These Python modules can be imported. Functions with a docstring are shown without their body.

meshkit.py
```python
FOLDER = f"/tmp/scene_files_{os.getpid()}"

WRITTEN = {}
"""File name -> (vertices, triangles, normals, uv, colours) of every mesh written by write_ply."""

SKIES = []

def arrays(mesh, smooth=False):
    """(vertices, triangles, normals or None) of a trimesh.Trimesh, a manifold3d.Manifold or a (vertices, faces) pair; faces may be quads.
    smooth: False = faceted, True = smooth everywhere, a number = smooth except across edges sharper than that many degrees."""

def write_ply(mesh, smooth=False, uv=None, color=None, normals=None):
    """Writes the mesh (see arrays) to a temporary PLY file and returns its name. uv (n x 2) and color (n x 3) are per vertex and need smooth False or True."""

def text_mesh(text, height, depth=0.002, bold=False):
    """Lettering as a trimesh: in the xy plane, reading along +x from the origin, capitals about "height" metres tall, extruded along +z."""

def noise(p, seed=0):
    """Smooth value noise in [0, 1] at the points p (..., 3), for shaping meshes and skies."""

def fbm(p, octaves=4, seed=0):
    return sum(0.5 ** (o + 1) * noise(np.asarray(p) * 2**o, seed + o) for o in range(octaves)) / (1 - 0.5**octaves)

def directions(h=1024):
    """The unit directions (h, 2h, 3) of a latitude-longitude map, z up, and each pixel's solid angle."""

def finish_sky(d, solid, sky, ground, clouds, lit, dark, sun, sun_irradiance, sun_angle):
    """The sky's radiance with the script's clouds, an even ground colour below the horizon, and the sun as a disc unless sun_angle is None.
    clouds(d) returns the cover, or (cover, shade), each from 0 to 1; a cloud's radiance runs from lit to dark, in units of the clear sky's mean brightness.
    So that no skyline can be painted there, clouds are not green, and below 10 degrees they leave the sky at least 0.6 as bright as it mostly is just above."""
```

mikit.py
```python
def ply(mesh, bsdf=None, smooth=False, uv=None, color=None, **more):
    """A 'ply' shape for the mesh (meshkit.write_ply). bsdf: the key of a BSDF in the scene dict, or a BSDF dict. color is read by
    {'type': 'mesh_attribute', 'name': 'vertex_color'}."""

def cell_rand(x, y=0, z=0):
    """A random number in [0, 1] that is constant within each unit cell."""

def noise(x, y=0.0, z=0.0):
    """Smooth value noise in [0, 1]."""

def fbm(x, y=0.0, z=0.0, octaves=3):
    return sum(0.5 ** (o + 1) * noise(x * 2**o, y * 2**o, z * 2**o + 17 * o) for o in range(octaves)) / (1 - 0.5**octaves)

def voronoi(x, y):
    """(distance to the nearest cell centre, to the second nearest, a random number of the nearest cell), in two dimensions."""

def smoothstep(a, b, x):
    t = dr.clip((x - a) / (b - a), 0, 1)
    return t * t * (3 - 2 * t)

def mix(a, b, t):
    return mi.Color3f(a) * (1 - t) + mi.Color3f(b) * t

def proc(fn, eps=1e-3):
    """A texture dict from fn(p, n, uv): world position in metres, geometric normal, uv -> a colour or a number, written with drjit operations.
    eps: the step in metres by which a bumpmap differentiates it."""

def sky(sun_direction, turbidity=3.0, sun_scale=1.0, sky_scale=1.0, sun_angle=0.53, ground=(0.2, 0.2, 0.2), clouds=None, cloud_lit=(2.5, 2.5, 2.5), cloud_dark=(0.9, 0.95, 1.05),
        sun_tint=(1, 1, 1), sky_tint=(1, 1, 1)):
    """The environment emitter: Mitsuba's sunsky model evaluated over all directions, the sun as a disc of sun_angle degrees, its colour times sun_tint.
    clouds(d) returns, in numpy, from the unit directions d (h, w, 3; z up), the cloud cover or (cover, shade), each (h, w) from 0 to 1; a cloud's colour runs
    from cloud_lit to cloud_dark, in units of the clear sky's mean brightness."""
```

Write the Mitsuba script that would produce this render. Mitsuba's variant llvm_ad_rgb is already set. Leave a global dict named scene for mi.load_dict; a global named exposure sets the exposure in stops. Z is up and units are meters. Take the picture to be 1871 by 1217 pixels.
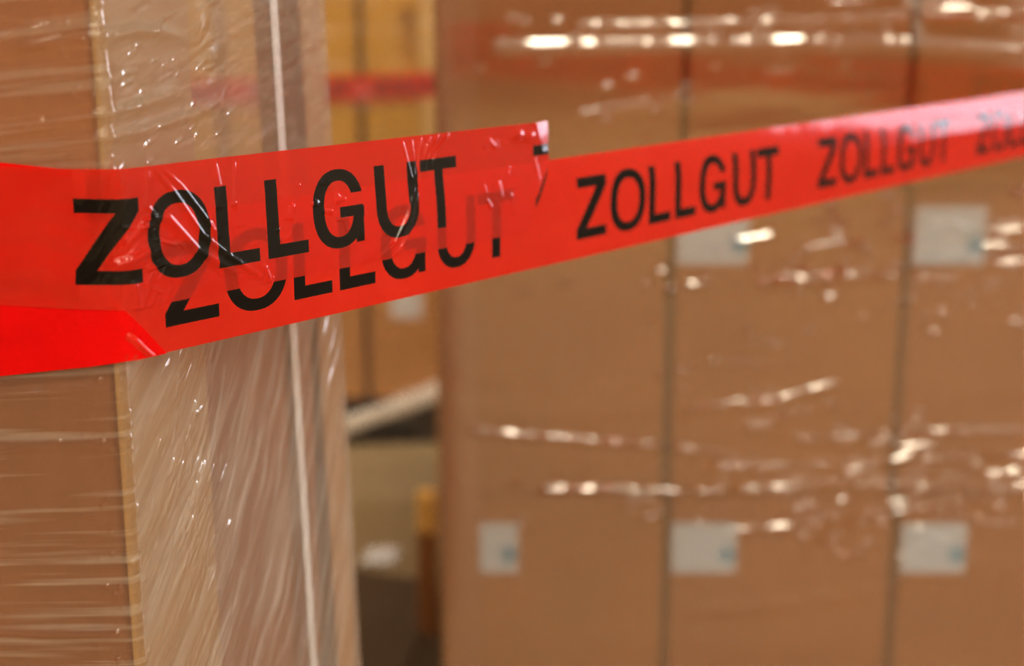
import math
import numpy as np, trimesh, manifold3d
import drjit as dr
import mitsuba as mi
import mikit, meshkit
from mikit import noise, fbm, smoothstep, mix, proc

# ------------------------------------------------------------------ camera, light, exposure
scene, labels = {}, {}
T = mi.ScalarTransform4f
EYE = np.array([0.0, 0.0, 1.42])
PITCH = math.radians(13.5)
scene['camera'] = dict(type='thinlens', fov=2 * math.degrees(math.atan(935.5 / 2600)), aperture_radius=0.0066, focus_distance=0.83,
                       near_clip=0.05, far_clip=60.0,
                       to_world=T().look_at(origin=EYE.tolist(), target=[0, math.cos(PITCH), 1.42 - math.sin(PITCH)], up=[0, 0, 1]))
exposure = 1.22
LAMP = [10.2, 8.8, 6.6]                     # warm white tubes
DAY = [5.6, 5.8, 6.8]                       # overcast daylight behind a milky window
LAMP_X = (-3.0, 0.7, 4.2)
LAMP_Y = (-11.5, -8.8, -6.1, -3.4, 2.4)
LAMP_Z = 4.62
ROOM = (-6.5, 6.2, -14.0, 9.5, 5.0)         # x0 x1 y0 y1 height

# ------------------------------------------------------------------ helpers
COUNT = {}


def key_for(name):
    n = COUNT.get(name, 0)
    COUNT[name] = n + 1
    return name if n == 0 else f'{name}_{n:03d}'


def thing(name, label, cat, group=None, kind=None):
    k = key_for(name)
    labels[k] = {'label': label, 'category': cat}
    if group:
        labels[k]['group'] = group
    if kind:
        labels[k]['kind'] = kind
    return k


def part(holder, name, mesh, mat, smooth=False, uv=None, label=None, kind=None):
    k = key_for(f'{holder}__{name}')
    scene[k] = mikit.ply(mesh, mat, smooth=smooth, uv=uv)
    if label or kind:
        labels[k] = {**({'label': label} if label else {}), **({'kind': kind} if kind else {})}
    return k


def single(name, mesh, mat, label, cat, smooth=False, uv=None, group=None, kind=None):
    k = thing(name, label, cat, group, kind)
    scene[k] = mikit.ply(mesh, mat, smooth=smooth, uv=uv)
    return k


def chamfer_box(lo, hi, r=0.003):
    lo, hi = np.array(lo, float), np.array(hi, float)
    r = min(r, 0.45 * (hi - lo).min())
    pts = []
    for ix in (0, 1):
        for iy in (0, 1):
            for iz in (0, 1):
                c = np.where([ix, iy, iz], hi, lo)
                sgn = np.where([ix, iy, iz], -1, 1) * r
                for ax in range(3):
                    o = sgn.copy()
                    o[ax] = 0
                    pts.append(c + o)
    return trimesh.convex.convex_hull(np.array(pts))


def frame_mesh(m, origin, ex, ey):
    """Moves a mesh built in (along, across, up) to the world: origin (x, y), unit ex and ey in plan."""
    v = np.array(m.vertices)
    w = np.empty_like(v)
    w[:, 0] = origin[0] + v[:, 0] * ex[0] + v[:, 1] * ey[0]
    w[:, 1] = origin[1] + v[:, 0] * ex[1] + v[:, 1] * ey[1]
    w[:, 2] = v[:, 2]
    f = np.array(m.faces)
    if ex[0] * ey[1] - ex[1] * ey[0] < 0:
        f = f[:, ::-1]
    return trimesh.Trimesh(w, f, process=False)


def cat_mesh(*ms):
    return trimesh.util.concatenate(list(ms))


def grid(P):
    n, m = P.shape[:2]
    i, j = np.meshgrid(np.arange(n - 1), np.arange(m - 1), indexing='ij')
    a = i * m + j
    f = np.stack([a, a + m, a + m + 1, a + 1], -1).reshape(-1, 4)
    f = np.vstack([f[:, [0, 1, 2]], f[:, [0, 2, 3]]])
    return trimesh.Trimesh(P.reshape(-1, 3), f, process=False)


def ridge(U, V, pts, w, h, taper=True, power=1.0):
    """A fold along the polyline pts in (U, V): a rounded ridge of half width w and height h."""
    pts = np.asarray(pts, float)
    seg = np.diff(pts, axis=0)
    ln = np.linalg.norm(seg, axis=1)
    cum = np.concatenate([[0], np.cumsum(ln)])
    best, at = np.full(U.shape, 1e9), np.zeros(U.shape)
    near = (U > pts[:, 0].min() - 4 * w) & (U < pts[:, 0].max() + 4 * w) & (V > pts[:, 1].min() - 4 * w) & (V < pts[:, 1].max() + 4 * w)
    out = np.zeros(U.shape)
    if not near.any():
        return out
    u, v = U[near], V[near]
    best, at = np.full(u.shape, 1e9), np.zeros(u.shape)
    for k in range(len(seg)):
        s = np.clip(((u - pts[k, 0]) * seg[k, 0] + (v - pts[k, 1]) * seg[k, 1]) / ln[k] ** 2, 0, 1)
        d = np.hypot(u - pts[k, 0] - s * seg[k, 0], v - pts[k, 1] - s * seg[k, 1])
        hit = d < best
        best, at = np.where(hit, d, best), np.where(hit, cum[k] + s * ln[k], at)
    t = at / cum[-1]
    env = np.clip(np.minimum(t, 1 - t) * 5, 0, 1) ** 0.7 if taper else 1.0
    out[near] = h * env * np.exp(-(best / w) ** 2)
    return out


def tent(U, V, pts, w, slope, seed):
    """A sharp fold along pts: a roof of half width w whose slope changes from stretch to stretch, as flat facets of tight film do."""
    core = ridge(U, V, pts, w, 1.0, taper=False)
    d = w * np.sqrt(np.maximum(-np.log(np.maximum(core, 1e-12)), 0))
    return np.maximum(w - d, 0) * slope * np.where(core > 0, meshkit.noise(np.stack([U / 0.035, V / 0.05, 0 * U + seed], -1), seed) * 0.8 + 0.6, 0)


def facets(U, V, deg, long, short, seed):
    """Creased folds in a main direction: a zigzag, not a wave, so that each side of a fold is flat."""
    n = aniso(U, V, deg, long, short, seed, 2, short * 2, long * 1.5) * 2.2
    return (np.abs(n - np.floor(n + 0.5)) - 0.25) * short


def aniso(U, V, deg, long, short, seed, octaves=3, warp=0.0, warp_len=0.1):
    c, s = (math.cos(math.radians(deg)), math.sin(math.radians(deg))) if deg != 'fan' else (0.77, 0.64)
    a, b = U * c + V * s, -U * s + V * c
    if deg == 'fan':                                     # strands that steepen away from the corner
        b = 0.77 * V - 0.42 * U - 1.1 * U * U
    if warp:
        b = b + warp * (meshkit.fbm(np.stack([U / warp_len, V / warp_len, 0 * U + seed], -1), 2, seed + 50) - 0.5)
    return meshkit.fbm(np.stack([a / long, b / short, 0 * U + 3.7 * seed], -1), octaves, seed) - 0.5


def path_points(corners, radius, step):
    """A plan polyline with rounded corners, resampled: points, outward normals (to the right of travel), arc length, arc length at each corner."""
    P, marks = [np.array(corners[0], float)], []
    for k in range(1, len(corners) - 1):
        p0, p1, p2 = (np.array(corners[q], float) for q in (k - 1, k, k + 1))
        d0, d1 = (p1 - p0) / np.linalg.norm(p1 - p0), (p2 - p1) / np.linalg.norm(p2 - p1)
        ang = math.acos(np.clip(d0 @ d1, -1, 1))
        cut = radius * math.tan(ang / 2)
        a, b = p1 - d0 * cut, p1 + d1 * cut
        turn = np.sign(d0[0] * d1[1] - d0[1] * d1[0])
        ctr = a + turn * radius * np.array([-d0[1], d0[0]])
        for q in np.linspace(0, 1, 17):
            th = turn * ang * q
            r = a - ctr
            P.append(ctr + np.array([r[0] * math.cos(th) - r[1] * math.sin(th), r[0] * math.sin(th) + r[1] * math.cos(th)]))
        marks.append((len(P) - 17 + len(P) - 1) / 2)
    P.append(np.array(corners[-1], float))
    P = np.array(P)
    L = np.concatenate([[0], np.cumsum(np.linalg.norm(np.diff(P, axis=0), axis=1))])
    marks = [np.interp(m, np.arange(len(L)), L) for m in marks]
    s = np.asarray(step)
    s = s[s <= L[-1]]
    Q = np.stack([np.interp(s, L, P[:, 0]), np.interp(s, L, P[:, 1])], -1)
    tg = np.gradient(Q, axis=0)
    tg /= np.linalg.norm(tg, axis=1, keepdims=True)
    return Q, np.stack([tg[:, 1], -tg[:, 0]], -1), s, marks


# ------------------------------------------------------------------ materials
def kraft(base, grain, scale=1.0, seed=0.0):
    b, g = list(base), list(grain)

    def fn(p, n, uv):
        fib = fbm((p.x + p.y * 0.7) * 260 + seed, p.z * 60, p.y * 90, 2)
        blot = fbm(p.x * 9 + seed * 3, p.y * 9, p.z * 7 + seed, 3)
        return mix(b, g, dr.clip(0.55 * fib + 0.9 * (blot - 0.25), 0, 1) * scale)
    return {'type': 'principled', 'base_color': proc(fn), 'roughness': 0.62, 'specular': 0.3}


KRAFT = {'kraft_red': ((0.41, 0.140, 0.042), (0.31, 0.102, 0.030)), 'kraft_tan': ((0.42, 0.147, 0.034), (0.32, 0.106, 0.024)),
         'kraft_brown': ((0.30, 0.104, 0.033), (0.225, 0.074, 0.023)), 'kraft_yellow_lit': ((0.64, 0.325, 0.034), (0.52, 0.255, 0.024)),
         'kraft_orange': ((0.64, 0.295, 0.088), (0.52, 0.225, 0.062)), 'board_tan': ((0.42, 0.225, 0.078), (0.36, 0.185, 0.062)),
         'board_red': ((0.42, 0.175, 0.085), (0.34, 0.135, 0.062)), 'board_pale': ((0.66, 0.42, 0.15), (0.58, 0.35, 0.12))}
for i, (k, (a, b)) in enumerate(KRAFT.items()):
    scene[k] = kraft(a, b, seed=float(i) * 1.7)


def film_bsdf(weight, rough, haze=(0.80, 0.765, 0.70), metal=0.35, streak=None):
    gloss = {'type': 'twosided', 'b': {'type': 'principled', 'base_color': {'type': 'rgb', 'value': list(haze)}, 'roughness': rough, 'metallic': metal, 'specular': 0.6}}
    return {'type': 'blendbsdf', 'weight': weight if streak is None else proc(streak), 'a': {'type': 'thindielectric', 'int_ior': 1.3}, 'b': gloss}




def left_haze(p, n, uv):
    """How milky the near film is: strands where it was stretched, slanting on the side face, level on the front."""
    x, z = uv.x, uv.y
    a, b = x * 0.77 + z * 0.64, z * 0.77 - 0.42 * x - 1.1 * x * x + 0.016 * (fbm(x * 11, z * 11, 5.0, 2) - 0.5)
    side = 0.75 * smoothstep(0.36, 0.76, fbm(a * 11, b * 75, 2.0, 3)) + 0.25 * smoothstep(0.45, 0.8, fbm(a * 30, b * 420, 7.0, 2))
    level = smoothstep(0.48, 0.80, fbm(x * 9, (z - 0.11 * x) * 230, 1.0, 3))
    low = dr.select(x > 0.004, 0.23 + 0.20 * side, 0.09 + 0.26 * level)
    return dr.select(z < 1.265, low, dr.select(x > 0.004, 0.20 + 0.09 * smoothstep(0.45, 0.8, fbm(x * 40, (z - 0.1 * x) * 160, 4.0, 3)), 0.09 + 0.18 * level))


scene['film_left'] = film_bsdf(0.23, 0.20, metal=0.45, streak=left_haze)
scene['film_right'] = film_bsdf(0.23, 0.075, haze=(0.92, 0.90, 0.86), metal=0.97)
scene['film_back'] = film_bsdf(0.14, 0.2, metal=0.7)

PERIOD, CAP = 0.3667, 0.0455
INK = [('Z', 0.03, .77), ('O', .90, .97), ('L', 1.97, .64), ('L', 2.74, .64), ('G', 3.48, .87), ('U', 4.57, .79), ('T', 5.42, .79)]
INK_SCALE = 0.295 / (5.42 + .79 - .03)


def printed(x, y):
    """1 where the word is printed; x runs along the tape from the start of the word, y across it from the baseline, in metres."""
    X, Y = x / INK_SCALE + 0.03, y / CAP
    st, hs = 0.185, 0.165
    hit = mi.Bool(False)
    inside = (Y > 0) & (Y < 1)
    for ch, x0, w in INK:
        a = X - x0
        col = (a > 0) & (a < w) & (Y > -0.03) & (Y < 1.03)
        if ch == 'Z':
            lean = (w - 0.27) * (Y - hs) / (1 - 2 * hs)
            g = (Y > 1 - hs) & inside & (a > 0.02) | (Y < hs) & inside | (a > lean) & (a < lean + 0.26) & (Y >= hs) & (Y <= 1 - hs)
        elif ch == 'L':
            g = ((a < st) | (Y < hs)) & inside
        elif ch == 'T':
            g = ((Y > 1 - hs) | (dr.abs(a - w / 2) < st / 2)) & inside
        elif ch in 'OG':
            ex, ey = (a - w / 2) / (w / 2), (Y - 0.5) / 0.525
            ix, iy = (a - w / 2) / (w / 2 - st), (Y - 0.5) / (0.525 - hs * 0.92)
            pw = lambda q: dr.power(dr.abs(q), 2.25)  # noqa: E731
            g = (pw(ex) + pw(ey) < 1) & (pw(ix) + pw(iy) > 1)
            if ch == 'G':
                g = g & ~((a > w * 0.55) & (Y > 0.50) & (Y < 0.69)) | (a > w * 0.52) & (a < w * 0.98) & (Y > 0.38) & (Y < 0.52) | (a > w * 0.82) & (a < w * 0.98) & (Y > 0.02) & (Y < 0.52)
        else:
            k = 0.42
            ex, ey = (a - w / 2) / (w / 2), (k - Y) / (k + 0.025)
            ix, iy = (a - w / 2) / (w / 2 - st), (k - Y) / (k + 0.025 - hs * 0.95)
            pw = lambda q: dr.power(dr.abs(q), 2.2)  # noqa: E731
            bowl = (pw(ex) + pw(ey) < 1) & (pw(ix) + pw(iy) > 1) & (Y <= k)
            g = bowl | ((a < st) | (a > w - st)) & (Y > k) & (Y < 1)
        hit = hit | (g & col)
    return hit


def tape_colour(shift, red=(0.99, 0.044, 0.024)):
    def fn(p, n, uv):
        x = (uv.x - shift) / PERIOD
        x = (x - dr.floor(x)) * PERIOD
        ink = printed(x, uv.y - 0.0138)
        tone = fbm(uv.x * 40, uv.y * 40, 0.0, 2)
        return dr.select(ink, mi.Color3f(0.012, 0.011, 0.011), mix(red, [0.97 * red[0], 0.8 * red[1], 0.8 * red[2]], tone))
    return fn


def tape_bsdf(shift, clear=0.22):
    return {'type': 'principledthin', 'base_color': proc(tape_colour(shift)), 'roughness': 0.09, 'spec_trans': clear, 'diff_trans': 0.6, 'eta': 1.7}


scene['tape_lower'] = tape_bsdf(-0.0035)
scene['tape_upper'] = tape_bsdf(-0.0575, 0.42)
scene['tape_shade_red'] = {'type': 'principledthin', 'base_color': {'type': 'rgb', 'value': [0.98, 0.006, 0.006]}, 'roughness': 0.22, 'spec_trans': 0.1, 'diff_trans': 0.2, 'eta': 1.45}  # deeper red: missing backlight and sheen on the front face put into colour


def floor_colour(p, n, uv):
    t = fbm(p.x * 2.2, p.y * 2.2, 0.0, 4)
    g = fbm(p.x * 70, p.y * 70, 0.0, 2)
    return mix((0.245, 0.172, 0.086), (0.335, 0.235, 0.122), dr.clip(0.6 * t + 0.4 * g, 0, 1))


scene['concrete'] = {'type': 'principled', 'base_color': proc(floor_colour), 'roughness': 0.55, 'specular': 0.4}
scene['plaster'] = {'type': 'diffuse', 'reflectance': proc(lambda p, n, uv: mix((0.60, 0.57, 0.52), (0.54, 0.51, 0.46), fbm(p.x * 1.3 + p.y, p.z * 1.3, p.y, 3)))}
scene['white_wall'] = {'type': 'diffuse', 'reflectance': {'type': 'rgb', 'value': [0.80, 0.78, 0.74]}}
scene['brown_wall'] = {'type': 'diffuse', 'reflectance': {'type': 'rgb', 'value': [0.22, 0.14, 0.075]}}
scene['ceiling_paint'] = {'type': 'diffuse', 'reflectance': {'type': 'rgb', 'value': [0.36, 0.34, 0.32]}}


def wood_colour(p, n, uv):
    r = fbm(p.x * 14, p.y * 120, p.z * 120, 3)
    return mix((0.46, 0.30, 0.16), (0.32, 0.19, 0.09), r)


scene['pallet_wood'] = {'type': 'principled', 'base_color': proc(wood_colour), 'roughness': 0.75}
scene['pallet_grey'] = {'type': 'principled', 'base_color': {'type': 'rgb', 'value': [0.075, 0.062, 0.055]}, 'roughness': 0.55}
scene['paper'] = {'type': 'principled', 'base_color': proc(lambda p, n, uv: mix((0.57, 0.65, 0.80), (0.50, 0.57, 0.71), noise(p.x * 140, p.y * 140, p.z * 320))), 'roughness': 0.5}
scene['white_paper'] = {'type': 'principled', 'base_color': {'type': 'rgb', 'value': [0.80, 0.81, 0.86]}, 'roughness': 0.5}
scene['blue_print'] = {'type': 'principled', 'base_color': {'type': 'rgb', 'value': [0.16, 0.36, 0.56]}, 'roughness': 0.5}
scene['strap_white'] = {'type': 'principled', 'base_color': {'type': 'rgb', 'value': [0.82, 0.84, 0.88]}, 'roughness': 0.35}
scene['film_bunch'] = {'type': 'principledthin', 'base_color': {'type': 'rgb', 'value': [0.93, 0.88, 0.80]}, 'roughness': 0.3, 'spec_trans': 0.08, 'diff_trans': 0.5, 'eta': 1.4}
scene['orange_paint_lit'] = {'type': 'principled', 'base_color': {'type': 'rgb', 'value': [0.92, 0.52, 0.13]}, 'roughness': 0.5}  # top of the stake: orange, lightened to paint in the light on it
scene['brown_wood'] = {'type': 'principled', 'base_color': {'type': 'rgb', 'value': [0.30, 0.11, 0.03]}, 'roughness': 0.7}
scene['dark_sheet_brown'] = {'type': 'principled', 'base_color': proc(lambda p, n, uv: mix((0.062, 0.036, 0.019), (0.092, 0.054, 0.030), noise(p.x * 400, p.y * 400))), 'roughness': 0.7}
scene['lamp_housing'] = {'type': 'principled', 'base_color': {'type': 'rgb', 'value': [0.7, 0.7, 0.68]}, 'roughness': 0.5}
scene['lamp_face'] = {'type': 'diffuse', 'reflectance': {'type': 'rgb', 'value': [0.8, 0.8, 0.8]}}

# ------------------------------------------------------------------ the hall
x0, x1, y0, y1, HZ = ROOM


def struct(name, mesh, mat):
    scene[name] = mikit.ply(mesh, mat)
    labels[name] = {'kind': 'structure'}


struct('floor', trimesh.creation.box(bounds=[[x0, y0, -0.1], [x1, y1, 0]]), 'concrete')
struct('ceiling', trimesh.creation.box(bounds=[[x0, y0, HZ], [x1, y1, HZ + 0.1]]), 'ceiling_paint')
struct('wall_left', trimesh.creation.box(bounds=[[x0 - 0.2, y0, 0], [x0, y1, HZ]]), 'brown_wall')
struct('wall_right', trimesh.creation.box(bounds=[[x1, y0, 0], [x1 + 0.2, y1, HZ]]), 'white_wall')
struct('wall_back', trimesh.creation.box(bounds=[[x0, y1, 0], [x1, y1 + 0.2, HZ]]), 'plaster')
struct('wall_front', trimesh.creation.box(bounds=[[x0, y0 - 0.2, 0], [x1, y0, HZ]]), 'brown_wall')
for li, lx in enumerate(LAMP_X):
    for lj, ly in enumerate(LAMP_Y):
        k = thing('ceiling_lamp', 'long warm white strip lamp hanging under the hall ceiling', 'lamp', 'strip lamps under the ceiling')
        body = chamfer_box([lx - 1.25, ly - 0.17, LAMP_Z + 0.13], [lx + 1.25, ly + 0.17, LAMP_Z + 0.19], 0.01)
        rods = [trimesh.creation.cylinder(0.008, segment=[[lx + q, ly, LAMP_Z + 0.17], [lx + q, ly, HZ]], sections=6) for q in (-0.9, 0.9)]
        part(k, 'housing', cat_mesh(body, *rods), 'lamp_housing')
        opal = trimesh.creation.box(bounds=[[lx - 1.2, ly - 0.15, LAMP_Z], [lx + 1.2, ly + 0.15, LAMP_Z + 0.13]])
        opal.update_faces(opal.face_normals[:, 2] < 0.5)
        scene[k + '__diffuser'] = {**mikit.ply(opal, 'lamp_face'), 'emitter': {'type': 'area', 'radiance': {'type': 'rgb', 'value': LAMP}}}


# daylight window high in the right-hand wall
def window(n, wy0, wy1, wz0, wz1):
    k = f'window_{n}'
    labels[k] = {'kind': 'structure'}
    bars = [chamfer_box([x1 - 0.06, wy0 - 0.06, wz0 - 0.06], [x1, wy1 + 0.06, wz0], 0.004), chamfer_box([x1 - 0.06, wy0 - 0.06, wz1], [x1, wy1 + 0.06, wz1 + 0.06], 0.004)]
    bars += [chamfer_box([x1 - 0.06, q - 0.03, wz0], [x1, q + 0.03, wz1], 0.004) for q in np.linspace(wy0, wy1, 5)]
    part(k, 'frame', cat_mesh(*bars), 'lamp_housing')
    qs = np.linspace(wy0, wy1, 5)
    for a, b in zip(qs[:-1], qs[1:]):
        g = grid(np.array([[[x1 - 0.02, a + 0.03, wz0], [x1 - 0.02, a + 0.03, wz1]], [[x1 - 0.02, b - 0.03, wz0], [x1 - 0.02, b - 0.03, wz1]]]))
        if g.face_normals[0][0] > 0:
            g.invert()
        kk = key_for(k + '__pane')
        scene[kk] = {**mikit.ply(g, 'lamp_face'), 'emitter': {'type': 'area', 'radiance': {'type': 'rgb', 'value': DAY}}}


window(1, 4.2, 6.1, 1.05, 3.4)

# ------------------------------------------------------------------ pallets
def pallet(label, lx, ly, origin, ex, ey, mat, group=None):
    """A pallet of lx by ly metres: five deck boards, three stringer boards, nine blocks, three runners."""
    k = thing('pallet', label, 'pallet', group)
    put = lambda lo, hi, name: part(k, name, frame_mesh(chamfer_box(lo, hi, 0.004), origin, ex, ey), mat)  # noqa: E731
    for q in range(5):
        a = q * (ly - 0.12) / 4
        put([0, a, 0.122], [lx, a + 0.12, 0.144], 'deck_board')
    for q in range(3):
        a = q * (lx - 0.12) / 2
        put([a, 0, 0.100], [a + 0.12, ly, 0.122], 'stringer_board')
        for r in range(3):
            b = r * (ly - 0.10) / 2
            put([a, b, 0.022], [a + 0.12, b + 0.10, 0.100], 'block')
    for r in range(3):
        b = r * (ly - 0.10) / 2
        put([0, b, 0.0], [lx, b + 0.10, 0.022], 'runner')
    return k


EX, EY = (1.0, 0.0), (0.0, 1.0)

# ------------------------------------------------------------------ right-hand load: three rows of tall cartons
RX0, RY = -0.103, 2.14
pallet('wooden pallet under the wide wall of labelled cartons', 1.085, 0.80, (RX0, RY + 0.01), EX, EY, 'pallet_wood')
ROWS = [(0.144, 0.640), (0.640, 1.130), (1.130, 1.620)]
SEAMS = [[-0.103, 0.248, 0.616, 0.972], [-0.103, 0.244, 0.604, 0.968], [-0.103, 0.257, 0.595, 0.966]]
TONE = [['kraft_tan', 'kraft_red', 'kraft_red'], ['kraft_tan', 'kraft_tan', 'kraft_red'], ['kraft_red', 'kraft_red', 'kraft_tan']]
ROW_NAME = ['bottom', 'middle', 'top']
COL_NAME = ['column beside the gap', 'centre column', 'column farthest right']
for r, (za, zb) in enumerate(ROWS):
    for c in range(3):
        xa, xb = SEAMS[r][c] + 0.0045, SEAMS[r][c + 1] - 0.0045
        k = thing('carton', f'tall brown carton, {ROW_NAME[r]} row of the wide wrapped load, {COL_NAME[c]}', 'carton', 'cartons of the wide wrapped load')
        part(k, 'body', chamfer_box([xa, RY + 0.003 * ((r + c) % 2), za + 0.001], [xb, RY + 0.78, zb - 0.001], 0.006), TONE[r][c])
        # the pair of flaps on top, butted over the middle
        part(k, 'flap', chamfer_box([xa + 0.004, RY + 0.006, zb - 0.002], [xb - 0.004, RY + 0.388, zb + 0.0005], 0.001), TONE[r][c])
        part(k, 'flap', chamfer_box([xa + 0.004, RY + 0.392, zb - 0.002], [xb - 0.004, RY + 0.774, zb + 0.0005], 0.001), TONE[r][c])
        lz = zb - (0.046 if r == 0 else 0.026)
        lw, lh = (0.104, 0.085) if r == 0 else (0.108, 0.090)
        lx = xa + 0.004
        lab = part(k, 'shipping_label', chamfer_box([lx, RY - 0.0012, lz - lh], [lx + lw, RY + 0.001, lz], 0.0005), 'paper', label='white paper shipping label with a blue mark')
        part(lab, 'blue_mark', chamfer_box([lx + lw - 0.026, RY - 0.0018, lz - lh + 0.018], [lx + lw - 0.002, RY - 0.0010, lz - lh + 0.044], 0.0003), 'blue_print')
# angle board down the near left edge of the load
k = single('edge_protector', cat_mesh(chamfer_box([RX0 - 0.004, RY - 0.006, 0.144], [RX0 + 0.052, RY - 0.002, 1.62], 0.001),
                                      chamfer_box([RX0 - 0.008, RY - 0.006, 0.144], [RX0 - 0.004, RY + 0.052, 1.62], 0.001)), 'board_red',
           'reddish brown angle board on the left edge of the wide carton wall', 'edge protector')

# stretch film round the right-hand load
RZ = np.concatenate([np.arange(0.150, 0.54, 0.01), np.arange(0.54, 1.46, 0.00105), np.arange(1.46, 1.66, 0.01)])
xs = np.concatenate([np.arange(0, 0.50, 0.05), np.arange(0.50, 0.60, 0.006), np.arange(0.60, 1.60, 0.0026), np.arange(1.60, 2.3, 0.05)])
Q, N, S, MK = path_points([(RX0 - 0.014, RY + 0.60), (RX0 - 0.014, RY - 0.014), (0.985, RY - 0.014), (0.985, RY + 0.7)], 0.012, xs)
U, Z = np.meshgrid(S - MK[0] + RX0 - 0.014, RZ, indexing='ij')      # U = world x on the front face


def bump(x, c, w):
    return np.exp(-((x - c) / w) ** 2)


h = 0.0032 * aniso(U, Z, 3, 0.4, 0.06, 13, 2) + 0.0004 * aniso(U, Z, 5, 0.08, 0.012, 14, 3) * np.clip((U + 0.1) / 0.1, 0, 1)
LONG = [([(-0.02, 1.341), (0.246, 1.345), (0.504, 1.349), (0.755, 1.334), (0.95, 1.31)], 0.009), ([(-0.06, 0.752), (0.10, 0.737), (0.263, 0.723), (0.345, 0.709)], 0.006),
        ([(0.05, 0.655), (0.317, 0.650), (0.473, 0.664), (0.629, 0.660), (0.813, 0.655), (0.95, 0.66)], 0.007), ([(0.34, 0.585), (0.50, 0.597), (0.66, 0.625), (0.90, 0.67)], 0.006),
        ([(0.45, 0.735), (0.62, 0.75), (0.90, 0.752)], 0.006), ([(0.38, 0.985), (0.50, 0.998), (0.58, 0.996)], 0.008), ([(0.58, 1.01), (0.72, 1.03), (0.93, 1.06)], 0.008),
        ([(0.10, 1.245), (0.20, 1.262)], 0.004), ([(0.28, 0.79), (0.40, 0.80), (0.50, 0.83)], 0.005), ([(0.10, 1.37), (0.35, 1.375), (0.60, 1.385), (0.95, 1.39)], 0.007),
        ([(0.30, 0.69), (0.55, 0.70), (0.90, 0.715)], 0.006), ([(0.28, 0.445), (0.45, 0.46), (0.62, 0.49)], 0.006)]
for i, (pts, w) in enumerate(LONG):
    h = np.maximum(h, tent(U, Z, pts, 1.25 * w, float(np.interp(pts[0][1], [0.5, 1.0, 1.4], [0.46, 0.36, 0.20])), 200 + i))
rng = np.random.default_rng(11)


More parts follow.
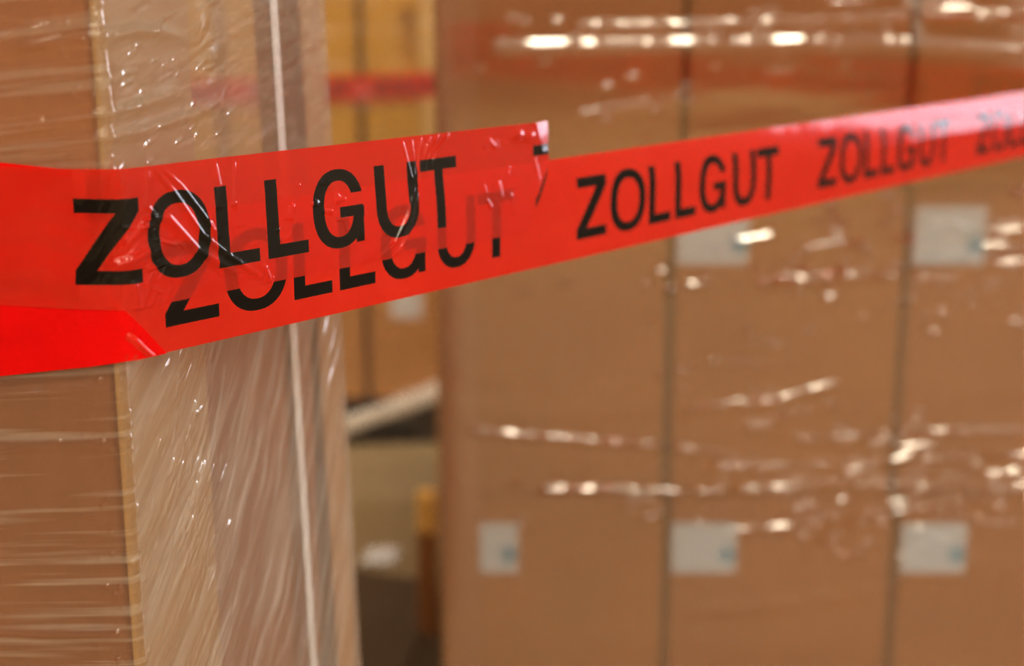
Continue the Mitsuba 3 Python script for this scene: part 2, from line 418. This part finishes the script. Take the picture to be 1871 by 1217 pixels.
def folds(h, U, Z, n, cx, cz, sx, sz, ln, w, slope, tilt):
    """Short creases scattered round (cx, cz): each a small roof, its upper side turned to the ceiling."""
    for _ in range(n):
        x, z = rng.normal(cx, sx), rng.normal(cz, sz)
        half, ww, sl, an = rng.uniform(*ln) / 2, rng.uniform(*w), rng.uniform(*slope), math.radians(rng.normal(*tilt))
        lo, hi = np.searchsorted(U[:, 0], [x - half - ww, x + half + ww]), np.searchsorted(Z[0], [z - half * abs(math.sin(an)) - ww, z + half * abs(math.sin(an)) + ww])
        u, v = U[lo[0]:lo[1], hi[0]:hi[1]], Z[lo[0]:lo[1], hi[0]:hi[1]]
        if not u.size:
            continue
        a, b = (u - x) * math.cos(an) + (v - z) * math.sin(an), -(u - x) * math.sin(an) + (v - z) * math.cos(an)
        up = np.where(b > 0, ww - b, ww + b * 2.2)                     # the underside is the steeper one
        roof = np.minimum(up, (half - np.abs(a)) * 0.8) * sl
        h[lo[0]:lo[1], hi[0]:hi[1]] = np.maximum(h[lo[0]:lo[1], hi[0]:hi[1]], np.maximum(roof, 0) * (roof > 0) + np.minimum(h[lo[0]:lo[1], hi[0]:hi[1]], 0) * (roof <= 0))


folds(h, U, Z, 36, 0.64, 1.02, 0.19, 0.045, (0.02, 0.07), (0.005, 0.009), (0.24, 0.46), (5, 4))
folds(h, U, Z, 105, 0.60, 1.00, 0.21, 0.060, (0.014, 0.030), (0.006, 0.011), (0.24, 0.46), (2, 6))
folds(h, U, Z, 50, 0.66, 0.665, 0.17, 0.045, (0.02, 0.09), (0.005, 0.010), (0.30, 0.56), (7, 4))
folds(h, U, Z, 105, 0.60, 0.63, 0.20, 0.085, (0.014, 0.030), (0.006, 0.011), (0.30, 0.56), (2, 6))
folds(h, U, Z, 24, 0.60, 1.37, 0.25, 0.022, (0.02, 0.08), (0.004, 0.008), (0.12, 0.32), (2, 3))
folds(h, U, Z, 34, 0.45, 1.350, 0.28, 0.014, (0.014, 0.028), (0.006, 0.010), (0.12, 0.30), (0, 5))
folds(h, U, Z, 18, 0.22, 1.27, 0.10, 0.03, (0.010, 0.022), (0.004, 0.007), (0.16, 0.36), (12, 4))
folds(h, U, Z, 16, 0.36, 0.83, 0.06, 0.05, (0.012, 0.05), (0.005, 0.008), (0.26, 0.48), (8, 6))
folds(h, U, Z, 18, 0.15, 0.65, 0.14, 0.09, (0.010, 0.024), (0.005, 0.008), (0.3, 0.55), (2, 5))
P = np.empty(U.shape + (3,))
P[..., :2] = Q[:, None] + N[:, None] * (h[..., None] - 0.002)
P[..., 2] = Z
single('stretch_film', grid(P), 'film_right', 'clear wrinkled stretch film round the wide wall of labelled cartons', 'stretch film', smooth=True)

# ------------------------------------------------------------------ lower load standing behind the right-hand one
pallet('wooden pallet under the low load behind the wide carton wall', 1.0, 0.78, (-0.17, 3.12), EX, EY, 'pallet_wood')
for c in range(2):
    k = thing('storage_carton', f'plain brown carton behind the wide carton wall, {"by the gap" if c == 0 else "the one further in"}', 'carton', 'cartons behind the wide wall')
    part(k, 'body', chamfer_box([-0.17 + c * 0.5, 3.12, 0.145], [0.325 + c * 0.5, 3.88, 0.92], 0.006), 'kraft_orange')

# ------------------------------------------------------------------ load at the back of the aisle
BY = 4.40
pallet('dark grey pallet under the load at the back', 1.12, 0.80, (-1.32, BY + 0.0), EX, EY, 'pallet_grey')
BCOL = [-1.315, -0.890, -0.463, -0.205]
for r, (za, zb) in enumerate([(0.145, 0.735), (0.735, 1.50)]):
    for c in range(3):
        k = thing('back_carton', f'{"orange brown" if r == 0 else "yellowish"} carton of the far load, {("left" if c == 0 else "middle" if c == 1 else "right") + " end of its"} {"lower" if r == 0 else "upper"} row', 'carton', 'cartons of the far load')
        xa, xb = BCOL[c] + 0.011, BCOL[c + 1] - 0.011
        mat = 'kraft_orange' if r == 0 else 'kraft_yellow_lit'  # upper row: saturated board colour with its yellow light painted in
        m = chamfer_box([xa, BY, za], [xb, BY + 0.78, zb - 0.002], 0.008)
        if r == 1 and c == 2:                # upright hand hole cut in the front
            slot = manifold3d.Manifold.cube([0.046, 0.06, 0.165]).translate([-0.338, BY - 0.02, 1.205])
            q = manifold3d.Manifold(manifold3d.Mesh(np.array(m.vertices, np.float32), np.array(m.faces, np.uint32))) - slot
            m = trimesh.Trimesh(q.to_mesh().vert_properties[:, :3], q.to_mesh().tri_verts, process=False)
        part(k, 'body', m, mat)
        if r == 0 and c == 2:
            part(k, 'shipping_label', chamfer_box([-0.385, BY - 0.0015, 0.413], [-0.285, BY + 0.001, 0.60], 0.0005), 'white_paper', label='white paper shipping label')
single('back_edge_protector', cat_mesh(chamfer_box([-0.277, BY - 0.012, 0.735], [-0.197, BY - 0.006, 1.50], 0.001), chamfer_box([-0.203, BY - 0.006, 0.735], [-0.197, BY + 0.05, 1.50], 0.001)), 'board_pale',
       'pale angle board on the right edge of the far load', 'edge protector')
# its film, bunched and lifted at the hem
zz, ss = np.arange(0.165, 1.50, 0.004), np.arange(0, 2.2, 0.006)
Q, N, S, MK = path_points([(-1.335, BY + 0.5), (-1.335, BY - 0.021), (-0.187, BY - 0.021), (-0.187, BY + 0.55)], 0.012, ss)
U, Z = np.meshgrid(S, zz, indexing='ij')
h = 0.004 * aniso(U, Z, 4, 0.3, 0.03, 31, 3, 0.05, 0.3) + 0.006 * np.clip(meshkit.fbm(np.stack([U / 0.05, Z / 0.02, 0 * U], -1), 3, 33) - 0.62, 0, 1)
UX = U - MK[0] - 1.335
for fx, fz in ((-0.548, 0.31), (-0.245, 0.34), (-0.222, 0.337), (-0.243, 0.245), (-0.30, 0.62), (-0.60, 1.2)):
    folds(h, UX, Z, 7, fx, fz, 0.004, 0.004, (0.012, 0.03), (0.008, 0.012), (0.29, 0.42), (0, 5))
P = np.empty(U.shape + (3,))
P[..., :2] = Q[:, None] + N[:, None] * h[..., None]
P[..., 2] = Z
k = thing('stretch_film', 'clear stretch film round the far load, bunched up at its foot', 'stretch film')
part(k, 'sheet', grid(P), 'film_back', smooth=True)
t = np.linspace(0, 1, 160)
ang = np.linspace(0, 2 * np.pi, 28)
TT, AA = np.meshgrid(t, ang, indexing='ij')
cx = -0.80 + 0.60 * TT
cz = 0.05 + 0.125 * np.clip((TT - 0.40) / 0.55, 0, 1) ** 1.1 + 0.012
rad = 0.022 + 0.020 * meshkit.fbm(np.stack([TT * 14, np.cos(AA), np.sin(AA)], -1), 3, 41)
P = np.stack([cx, BY - 0.045 + rad * 0.9 * np.cos(AA), cz + rad * np.sin(AA)], -1)
part(k, 'bunched_hem', grid(P), 'film_bunch', smooth=True, label='whitish bunched hem of the film')

# red tape across the far load
tu, tv = np.linspace(0, 1.16, 240), np.linspace(0, 0.075, 12)
U, V = np.meshgrid(tu, tv, indexing='ij')
P = np.stack([-1.35 + U, BY - 0.0135 + 0.001 * np.sin(U * 17), 1.062 + 0.05 * U / 1.16 + V + 0.004 * np.sin(U * 5)], -1)
single('barrier_tape', grid(P), 'tape_lower', 'blurred red printed tape strung across the far load', 'barrier tape', smooth=True, uv=np.stack([U.ravel() + 0.17, V.ravel()], -1))

# ------------------------------------------------------------------ floor between the loads
t = np.linspace(0, 1, 40)
UU, VV = np.meshgrid(t, t, indexing='ij')
P = np.stack([-0.62 + 0.50 * UU - 0.02 * VV, 2.35 + (1.09 - 0.19 * UU) * VV, 0.008 + 0.016 * bump(UU - 0.62 - 0.35 * VV, 0, 0.035) + 0.004 * np.sin(UU * 9 + VV * 5)], -1)
up = grid(P)
dn = grid(P * [1, 1, 0] + [0, 0, 0.001])
dn.invert()
single('dark_floor_sheet', cat_mesh(up, dn), 'dark_sheet_brown', 'dark brown sheet with a raised fold on the floor between the loads', 'mat', smooth=True)  # dark brown sheet with a fold, laid over the floor
UU, VV = np.meshgrid(np.linspace(0, 1, 12), np.linspace(0, 1, 8), indexing='ij')
P = np.stack([-0.385 + 0.085 * UU + 0.01 * VV, 3.38 + 0.10 * VV, 0.006 + 0.012 * np.sin(UU * 3.0) * np.sin(VV * 2.6)], -1)
dn = grid(P - [0, 0, 0.0015])
dn.invert()
single('paper_scrap', cat_mesh(grid(P), dn), 'white_paper', 'crumpled white paper scrap on the floor at the dark sheet edge', 'paper scrap', smooth=True)
k = thing('wooden_stake', 'short wooden stake, orange painted top lightened as if lit, beside the wide carton wall', 'stake')
part(k, 'shaft', chamfer_box([-0.210, 2.96, 0.0], [-0.168, 3.00, 0.25], 0.004), 'brown_wood')
part(k, 'painted_lit_top', chamfer_box([-0.2105, 2.9595, 0.25], [-0.1675, 3.0005, 0.345], 0.006), 'orange_paint_lit', label='orange painted top with light put into its colour')

# ------------------------------------------------------------------ near load on the left
A = np.array([-0.214, 0.745])
B = np.array([-0.139, 1.089])
LAB = float(np.linalg.norm(B - A))
E1 = (B - A) / LAB                               # along the side face, away from the camera
E2 = np.array([-E1[1], E1[0]])                   # along the front face, to the left
OUT = np.array([E1[1], -E1[0]])                  # out of the side face
pallet('wooden pallet under the near wrapped load', 0.80, LAB + 0.04, A - 0.02 * E1 + 0 * E2, E2, E1, 'pallet_wood')
SPLIT = 1.286
LROWS = [(0.145, 0.525), (0.525, 0.905), (0.905, SPLIT)]
ROWN = ['lowest', 'second', 'third']
for r, (za, zb) in enumerate(LROWS):
    for c in range(2):
        k = thing('near_carton', f'brown carton in the {ROWN[r]} row of the near load, {"at the taped corner" if c == 0 else "outside the picture to the left"}', 'carton', 'cartons of the near load')
        m = chamfer_box([0.0025 + c * 0.399, 0.002, za], [0.398 + c * 0.396, LAB - 0.045, zb - 0.0015], 0.004)
        part(k, 'body', frame_mesh(m, A, E2, E1), 'kraft_brown')
for c in range(2):
    k = thing('slim_carton', f'slim brown carton on top of the near load, {"at the taped corner" if c == 0 else "outside the picture to the left"}', 'carton', 'slim cartons on the near load')
    m = chamfer_box([0.0025 + c * 0.399, 0.002, SPLIT], [0.398 + c * 0.396, 0.108, 1.62], 0.004)
    part(k, 'body', frame_mesh(m, A, E2, E1), 'kraft_red' if c == 0 else 'kraft_tan')


def lean(z):
    return -0.026 * (np.maximum(z, 0.84) - 1.16)


def lean_mesh(m, full):
    v = np.array(m.vertices)
    v[:, 0] += lean(v[:, 2]) * full
    return trimesh.Trimesh(v, np.array(m.faces), process=False)


k = single('angle_board', frame_mesh(cat_mesh(chamfer_box([-0.001, 0.0, 0.145], [0.0015, 0.110, 1.66], 0.0007), chamfer_box([-0.001, -0.001, 0.145], [0.0015, 0.0015, 1.66], 0.0005)), A, E2, E1), 'board_tan',
           'light tan angle board on the taped corner of the near load', 'edge protector')
far = frame_mesh(cat_mesh(chamfer_box([-0.002, LAB - 0.040, 0.145], [0.001, LAB, 1.66], 0.001), chamfer_box([-0.002, LAB - 0.004, 0.145], [0.05, LAB, 1.66], 0.001)), A, E2, E1)
far = far.subdivide().subdivide()
single('angle_board', lean_mesh(far, 1.0), 'board_tan', 'tan angle board on the far corner of the near load, beside the white strap', 'edge protector')

# white strapping band round the near load
zz = np.linspace(0.12, 1.665, 60)
U, Z = np.meshgrid(np.array([0.0, 0.001, 0.0125, 0.0135]), zz, indexing='ij')
prof = np.array([0, 0.0007, 0.0007, 0])[:, None] + 0 * Z
P = np.empty(U.shape + (3,))
P[..., :2] = A + (0.251 + U[..., None]) * E1 + (0.002 + prof[..., None]) * OUT
P[..., 0] += lean(Z) * 0.9
P[..., 2] = Z
front = grid(P)
P2 = P.copy()
P2[..., :2] -= 0.0008 * OUT
back = grid(P2)
back.invert()
single('strapping_band', cat_mesh(front, back), 'strap_white', 'narrow white plastic strapping band running up the side of the near load', 'strap')

# film round the near load
OFF = 0.006
q0 = A + 0.45 * E2 - OFF * E1
qa = A - OFF * E1 + OFF * OUT
qb = B + 0.006 * E1 + OFF * OUT
qc = B + 0.006 * E1 + 0.6 * E2
LF = 0.45 + OFF
xs = np.concatenate([np.arange(0, LF - 0.13, 0.02), np.arange(LF - 0.13, LF + 0.05, 0.0010), np.arange(LF + 0.05, LF + LAB + 0.03, 0.0014), np.arange(LF + LAB + 0.03, LF + LAB + 0.60, 0.02)])
zs = np.concatenate([np.arange(0.150, 0.84, 0.02), np.arange(0.84, 1.45, 0.0011), np.arange(1.45, 1.67, 0.02)])
Q, N, S, MK = path_points([q0, qa, qb, qc], 0.006, xs)
U, Z = np.meshgrid(S - MK[0], zs, indexing='ij')                    # U = 0 at the taped corner, > 0 along the side face
LE = MK[1] - MK[0]
h = np.zeros_like(U)
on_front, on_side = np.clip(-U / 0.01, 0, 1), np.clip(U / 0.012, 0, 1) * np.clip((LE - U) / 0.02, 0, 1)
lowz, upz = np.clip((1.262 - Z) / 0.04, 0, 1), np.clip((Z - 1.25) / 0.04, 0, 1)
# front face: long level streaks
h += on_front * (0.0016 * aniso(U, Z, 6, 0.30, 0.010, 61, 3) + 0.0007 * aniso(U, Z, 5, 0.06, 0.0024, 62, 3)) * (0.35 + 0.65 * lowz)
# pinched dimples where the front film meets the corner
pin = np.clip(meshkit.noise(np.stack([U / 0.004, Z / 0.004, 0 * U], -1), 64) - 0.72, 0, 1)
h += bump(U, -0.012, 0.012) * 0.006 * pin
h += bump(U, 0.0, 0.006) * 0.0009 * aniso(U, Z, 0, 0.02, 0.004, 65, 3)
# side face: slanting strands of over-stretched film
deg_lo = aniso(U, Z, 'fan', 0.10, 0.011, 71, 3, 0.03, 0.08)
deg_fi = aniso(U, Z, 'fan', 0.045, 0.0022, 72, 3, 0.012, 0.05)
curl = bump(U, 0.075, 0.030) * bump(Z, 1.135, 0.05) + 0.5 * bump(U, 0.10, 0.035) * bump(Z, 1.0, 0.06)
h += on_side * lowz * (0.0019 * deg_lo * np.clip(0.4 + U / 0.15, 0, 1.6) + 0.0007 * deg_fi * (0.5 + 1.3 * curl))
h += on_side * curl * 0.0016 * aniso(U, Z, 48, 0.018, 0.0035, 74, 3, 0.01, 0.02)
h += on_side * upz * (0.0016 * aniso(U, Z, 4, 0.10, 0.014, 75, 3, 0.02, 0.08) + 0.0004 * aniso(U, Z, 15, 0.03, 0.003, 76, 3))
crum = bump(U, 0.135, 0.022) * np.clip((Z - 1.33) / 0.02, 0, 1)
h += crum * 0.0030 * aniso(U, Z, 10, 0.025, 0.006, 77, 3, 0.02, 0.03)
folds(h, U, Z, 5, -0.026, 1.413, 0.006, 0.004, (0.02, 0.035), (0.003, 0.005), (0.10, 0.2), (3, 3))
folds(h, U, Z, 26, -0.035, 1.36, 0.014, 0.035, (0.003, 0.008), (0.0012, 0.0022), (0.2, 0.45), (6, 5))
folds(h, U, Z, 22, -0.016, 1.18, 0.010, 0.03, (0.003, 0.008), (0.0012, 0.0022), (0.25, 0.5), (4, 5))
folds(h, U, Z, 20, -0.012, 1.06, 0.008, 0.03, (0.003, 0.008), (0.0012, 0.0022), (0.25, 0.5), (4, 5))
folds(h, U, Z, 150, 0.0, 1.16, 0.004, 0.15, (0.003, 0.008), (0.0012, 0.004), (0.15, 0.45), (0, 5))
folds(h, U, Z, 60, 0.075, 1.13, 0.022, 0.04, (0.004, 0.014), (0.0008, 0.0016), (0.3, 0.9), (50, 14))
folds(h, U, Z, 40, 0.115, 1.02, 0.022, 0.06, (0.004, 0.018), (0.0008, 0.0016), (0.3, 0.9), (48, 12))
folds(h, U, Z, 40, 0.08, 1.35, 0.05, 0.03, (0.004, 0.02), (0.001, 0.002), (0.2, 0.6), (12, 10))
h += bump(U, 0.0, 0.009) * 0.20 * np.where(Z > 1.368, np.clip(0.0125 - 0.25 * (Z - 1.368), -0.002, 0.0125), np.clip(0.0125 - 0.35 * (1.368 - Z), 0, 0.0125))
for pts, w, hh in (([(-0.12, 1.325), (-0.0596, 1.3349), (-0.027, 1.3423), (0.0016, 1.3470), (0.0178, 1.346), (0.0398, 1.346), (0.0668, 1.3479), (0.1067, 1.3495), (0.16, 1.352)], 0.0033, 0.00198),
                   ([(-0.12, 1.338), (-0.0584, 1.348), (-0.0165, 1.3559), (0.0055, 1.3597), (0.0165, 1.3591), (0.0549, 1.3607), (0.10, 1.363)], 0.0036, 0.00216),
                   ([(-0.12, 1.384), (-0.0544, 1.3912), (-0.0024, 1.3977), (0.0188, 1.3983), (0.0406, 1.400), (0.0699, 1.3984), (0.11, 1.392)], 0.0036, 0.00216),
                   ([(-0.12, 1.392), (-0.0538, 1.3976), (-0.02, 1.4032)], 0.0033, 0.00198),
                   ([(-0.10, 1.20), (-0.05, 1.207), (-0.004, 1.213)], 0.0033, 0.00198), ([(-0.10, 1.170), (-0.05, 1.176), (-0.004, 1.181)], 0.0030, 0.00180),
                   ([(-0.10, 1.06), (-0.05, 1.064), (-0.004, 1.068)], 0.0030, 0.00180)):
    h += ridge(U, Z + 0.0012 * aniso(U, Z, 0, 0.02, 0.01, 82, 2), pts, w, hh) * (0.5 + 1.0 * meshkit.fbm(np.stack([U / 0.018, Z / 0.006, 0 * U], -1), 2, 80))
under = np.clip(np.minimum((Z - 1.215) / 0.012, (1.345 - Z) / 0.012), 0, 1) * np.clip((0.03 - U) / 0.02, 0, 1)   # pressed flat where the tape lies on it
h = np.clip(h, -0.0022, 0.0060)
h = h * (1 - under) + np.clip(h, -0.0015, 0.0006) * under
P = np.empty(U.shape + (3,))
P[..., :2] = Q[:, None] + N[:, None] * h[..., None]
P[..., 0] += lean(Z) * np.clip(U / LE, 0, 1)
P[..., 2] = Z
single('stretch_film', grid(P), 'film_left', 'clear streaked stretch film round the near load with the taped corner', 'stretch film', smooth=True, uv=np.stack([U.ravel(), Z.ravel()], -1))

# ------------------------------------------------------------------ the red tape from the near load across the aisle
T0 = np.array([-0.195, 0.764])
ET = np.array([0.2375, 0.2767])
ET /= np.linalg.norm(ET)
corner = np.array([-0.195, 0.764]) - 0.0268 * ET
corner = corner + np.array([0.004, -0.004])
LEFTEND = corner + 0.40 * E2
END = np.array([0.955, 0])
END[1] = 2.118
WIDTH = 0.075
CREASE = [  # (points in a, b'), half width, height: folds of the stuck-down end; a from the start of the free run, b' = height above 1.2555
    ([(0.1848, .0745), (0.190, .055), (0.1938, .043)], 0.00135, 0.00072), ([(0.194, .0745), (0.1945, .06), (0.1945, .045)], 0.00120, 0.00065), ([(0.203, .0745), (0.199, .058), (0.1955, .045)], 0.00120, 0.00097),
    ([(0.212, .0745), (0.2045, .06), (0.1965, .042)], 0.00135, 0.00108), ([(0.220, .0745), (0.210, .062), (0.2045, .05)], 0.00120, 0.00097), ([(0.230, .0745), (0.217, .064), (0.210, .054)], 0.00135, 0.00108),
    ([(0.1945, .044), (0.186, .026), (0.1735, .010), (0.160, .002)], 0.00165, 0.00133), ([(0.1965, .040), (0.190, .022), (0.181, .008), (0.1735, .001)], 0.00150, 0.00121),
    ([(-0.0099, .0745), (-0.0115, .0534), (-0.006, .048)], 0.00180, 0.00097), ([(-0.006, .0745), (0.006, .060), (0.024, .034), (0.040, .021), (0.066, .003)], 0.00180, 0.00097),
    ([(-0.002, .0745), (0.012, .062), (0.026, .044), (0.036, .030)], 0.00150, 0.00081), ([(-0.030, .030), (-0.012, .047), (0.002, .046), (0.020, .026), (0.048, .008)], 0.00240, 0.00129),
    ([(-0.036, .022), (-0.018, .028), (-0.004, .033)], 0.00300, 0.00161), ([(0.036, .0745), (0.038, .060), (0.036, .048)], 0.00135, 0.00072), ([(0.050, .0745), (0.049, .060), (0.047, .047)], 0.00120, 0.00065),
    ([(-0.022, .016), (-0.021, .004), (-0.020, -0.004)], 0.00180, 0.00097), ([(0.066, .012), (0.0705, .001), (0.073, .004)], 0.00180, 0.00097),
    ([(0.276, .040), (0.2775, .028), (0.276, .016)], 0.00180, 0.00097), ([(0.288, .030), (0.290, .014)], 0.00150, 0.00081), ([(0.262, .028), (0.268, .020)], 0.00150, 0.00081),
    ([(0.262, .062), (0.270, .066), (0.2775, .060)], 0.00180, 0.00097), ([(0.318, .052), (0.320, .036), (0.318, .024)], 0.00150, 0.00081)]


def tape_strip(a0, a1, z0, layer, step, rows, extra, cut=None, sag=None, print_at=None):
    """A run of tape: a along it (0 where the free run leaves the corner), z0 its lower edge, layer its distance off the film in metres."""
    c = corner + layer * (OUT + np.array([0.5, -0.9])) * 0.6
    Q, N, S, MK = path_points([LEFTEND - E1 * layer, c, END + np.array([0.0, -layer])], 0.010, np.arange(0, 2.6, 0.0005))
    a = S - MK[0] - 0.0268
    ok = np.linalg.norm(np.diff(Q, axis=0, append=Q[-1:] + 1), axis=1) > 1e-9
    a, Q, N = a[ok], Q[ok], N[ok]
    aa = np.arange(a0, min(a1, a[-1]), step) if np.isscalar(step) else step[(step >= a0) & (step <= min(a1, a[-1]))]
    Qx, Nx = np.stack([np.interp(aa, a, Q[:, 0]), np.interp(aa, a, Q[:, 1])], -1), np.stack([np.interp(aa, a, N[:, 0]), np.interp(aa, a, N[:, 1])], -1)
    b = np.linspace(0, WIDTH, rows)
    U, V = np.meshgrid(aa, b, indexing='ij')
    if cut is not None:
        lim = np.interp(V, cut[1], cut[0])
        U = np.where(U > lim - 0.03, U + (lim - aa[-1]) * np.clip((U - (lim - 0.03)) / (aa[-1] - lim + 0.03 + 1e-9), 0, 1), U)
        Qx = np.stack([np.interp(U, a, Q[:, 0]), np.interp(U, a, Q[:, 1])], -1)
        Nx = np.stack([np.interp(U, a, N[:, 0]), np.interp(U, a, N[:, 1])], -1)
        flat_q, flat_n = Qx, Nx
    else:
        flat_q, flat_n = Qx[:, None], Nx[:, None]
    h = extra(U, V)
    P = np.empty(U.shape + (3,))
    P[..., :2] = flat_q + flat_n * h[..., None]
    P[..., 2] = z0 + V + (sag(U) if sag else 0)
    return grid(P), np.stack([(U - (print_at(U) if print_at else 0)).ravel(), V.ravel()], -1)


def base(U, y):
    """What all layers of the tape share: how the bundle lies on the film; y is the height over the lowest edge."""
    h = soft(U, y, 90)
    run = np.clip(U / 0.30, 0, 1)
    return h - run * 0.009 * np.clip(np.minimum(y / WIDTH, 1) - 0.50, 0, 1) ** 2 / 0.50 ** 2 * (0.4 + 0.6 * np.clip((U - 0.3) / 0.4, 0, 1))


def soft(U, V, seed):
    left = np.clip((-0.03 - U) / 0.02, 0, 1)
    return left * (0.0035 + 0.0085 * aniso(U, V, 8, 0.08, 0.030, seed, 2) + 0.0020 * aniso(U, V, -14, 0.05, 0.014, seed + 1, 2)) + 0.0005 * aniso(U, V, 20, 0.04, 0.02, seed + 2, 3)


def lower_h(U, V):
    y = V / WIDTH
    h = base(U, V)
    h = h - np.clip((U - 0.70) / 0.5, 0, 1) * 0.0015 * (y - 0.3)                                                        # and the whole strip tips back
    h += ridge(U, V, [(-0.0262, .0129), (-0.018, .004), (-0.010, -0.004)], 0.0014, 0.0020, taper=False)
    h += 0.0008 * np.clip((U - 0.30) / 0.1, 0, 1) * aniso(U, V, 4, 0.12, 0.02, 99, 2)
    return h


def upper_h(U, V):
    h = base(U, V + 0.0275) + 0.0007 + 0.0006 * np.clip(-U / 0.015, 0, 1) - 0.0018 * np.clip((U + 0.01) / 0.05, 0, 1) * (V - 0.0495) / 0.0255 * (V > 0.0495)
    for pts, w, hh in CREASE:
        h = h + ridge(U, V, pts, w, hh)
    pucker = np.zeros_like(h)
    folds(pucker, U, V, 16, -0.016, 0.034, 0.011, 0.020, (0.006, 0.018), (0.0012, 0.0032), (0.15, 0.5), (25, 45))
    folds(pucker, U, V, 10, 0.05, 0.036, 0.03, 0.016, (0.003, 0.006), (0.0008, 0.0016), (0.15, 0.5), (80, 20))
    folds(pucker, U, V, 8, 0.285, 0.040, 0.016, 0.014, (0.004, 0.009), (0.001, 0.002), (0.15, 0.4), (80, 20))
    h += pucker
    h += 0.0014 * np.clip((meshkit.noise(np.stack([U / 0.006, V / 0.006, 0 * U], -1), 95) - 0.78) * 4, 0, 1) * bump(U, 0.10, 0.06) * bump(V, 0.040, 0.02)
    h -= np.clip((V - 0.0495) / 0.006, 0, 1) * 0.17 * np.maximum(U + 0.35 * (V - 0.060) - 0.3255, 0)      # the cut corner bends back
    curl = np.clip((U - 0.285) / 0.04, 0, 1) * np.clip((V - 0.048) / 0.027, 0, 1)
    h += 0.0030 * curl ** 2 * (1.4 - curl)
    h += 0.0022 * bump(U, 0.300, 0.006) * bump(V, 0.068, 0.004) + 0.0016 * bump(U, 0.313, 0.005) * bump(V, 0.066, 0.004)
    h += bump(U, -0.026, 0.022) * 0.0012 * aniso(U, V, 60, 0.03, 0.006, 97, 3, 0.01, 0.02)
    return h


k = thing('barrier_tape', 'red tape printed in black, strung from the near wrapped corner to the wide load', 'barrier tape')
steps = np.concatenate([np.arange(-0.36, -0.12, 0.004), np.arange(-0.12, 0.36, 0.0011), np.arange(0.36, 2.4, 0.004)])
m, uv = tape_strip(-0.055, 2.4, 1.2280, 0.0050, steps, 70, lower_h)
part(k, 'stretched_run', m, 'tape_lower', smooth=True, uv=uv)
steps = np.concatenate([np.arange(-0.36, -0.12, 0.003), np.arange(-0.12, 0.345, 0.00038)])
m, uv = tape_strip(-0.34, 0.340, 1.2555, 0.0050, steps, 210, upper_h, cut=([0.308, 0.3158, 0.3292, 0.334, 0.3368], [0.0, 0.0165, 0.0367, 0.046, 0.075]),
                   print_at=lambda U: np.interp(U, [-.08, -.02, .03, .05, .20, .244, .30], [.006, .004, -.001, -.002, 0, -.003, .006]))
part(k, 'overlapping_end', m, 'tape_upper', smooth=True, uv=uv, label='free end of the tape stuck down over the run below')
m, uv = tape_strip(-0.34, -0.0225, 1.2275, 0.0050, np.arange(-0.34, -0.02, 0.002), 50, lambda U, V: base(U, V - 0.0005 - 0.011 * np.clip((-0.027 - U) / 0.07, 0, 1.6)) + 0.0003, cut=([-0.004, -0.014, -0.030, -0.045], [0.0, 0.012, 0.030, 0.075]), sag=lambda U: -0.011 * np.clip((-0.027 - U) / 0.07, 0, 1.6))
part(k, 'wrapped_layer', m, 'tape_shade_red', smooth=True, uv=uv)
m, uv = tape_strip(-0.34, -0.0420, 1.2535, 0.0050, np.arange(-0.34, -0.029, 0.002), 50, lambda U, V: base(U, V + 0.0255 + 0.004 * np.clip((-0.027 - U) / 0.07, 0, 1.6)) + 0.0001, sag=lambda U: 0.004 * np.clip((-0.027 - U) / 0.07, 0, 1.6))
part(k, 'wrapped_layer', m, 'tape_shade_red', smooth=True, uv=uv)
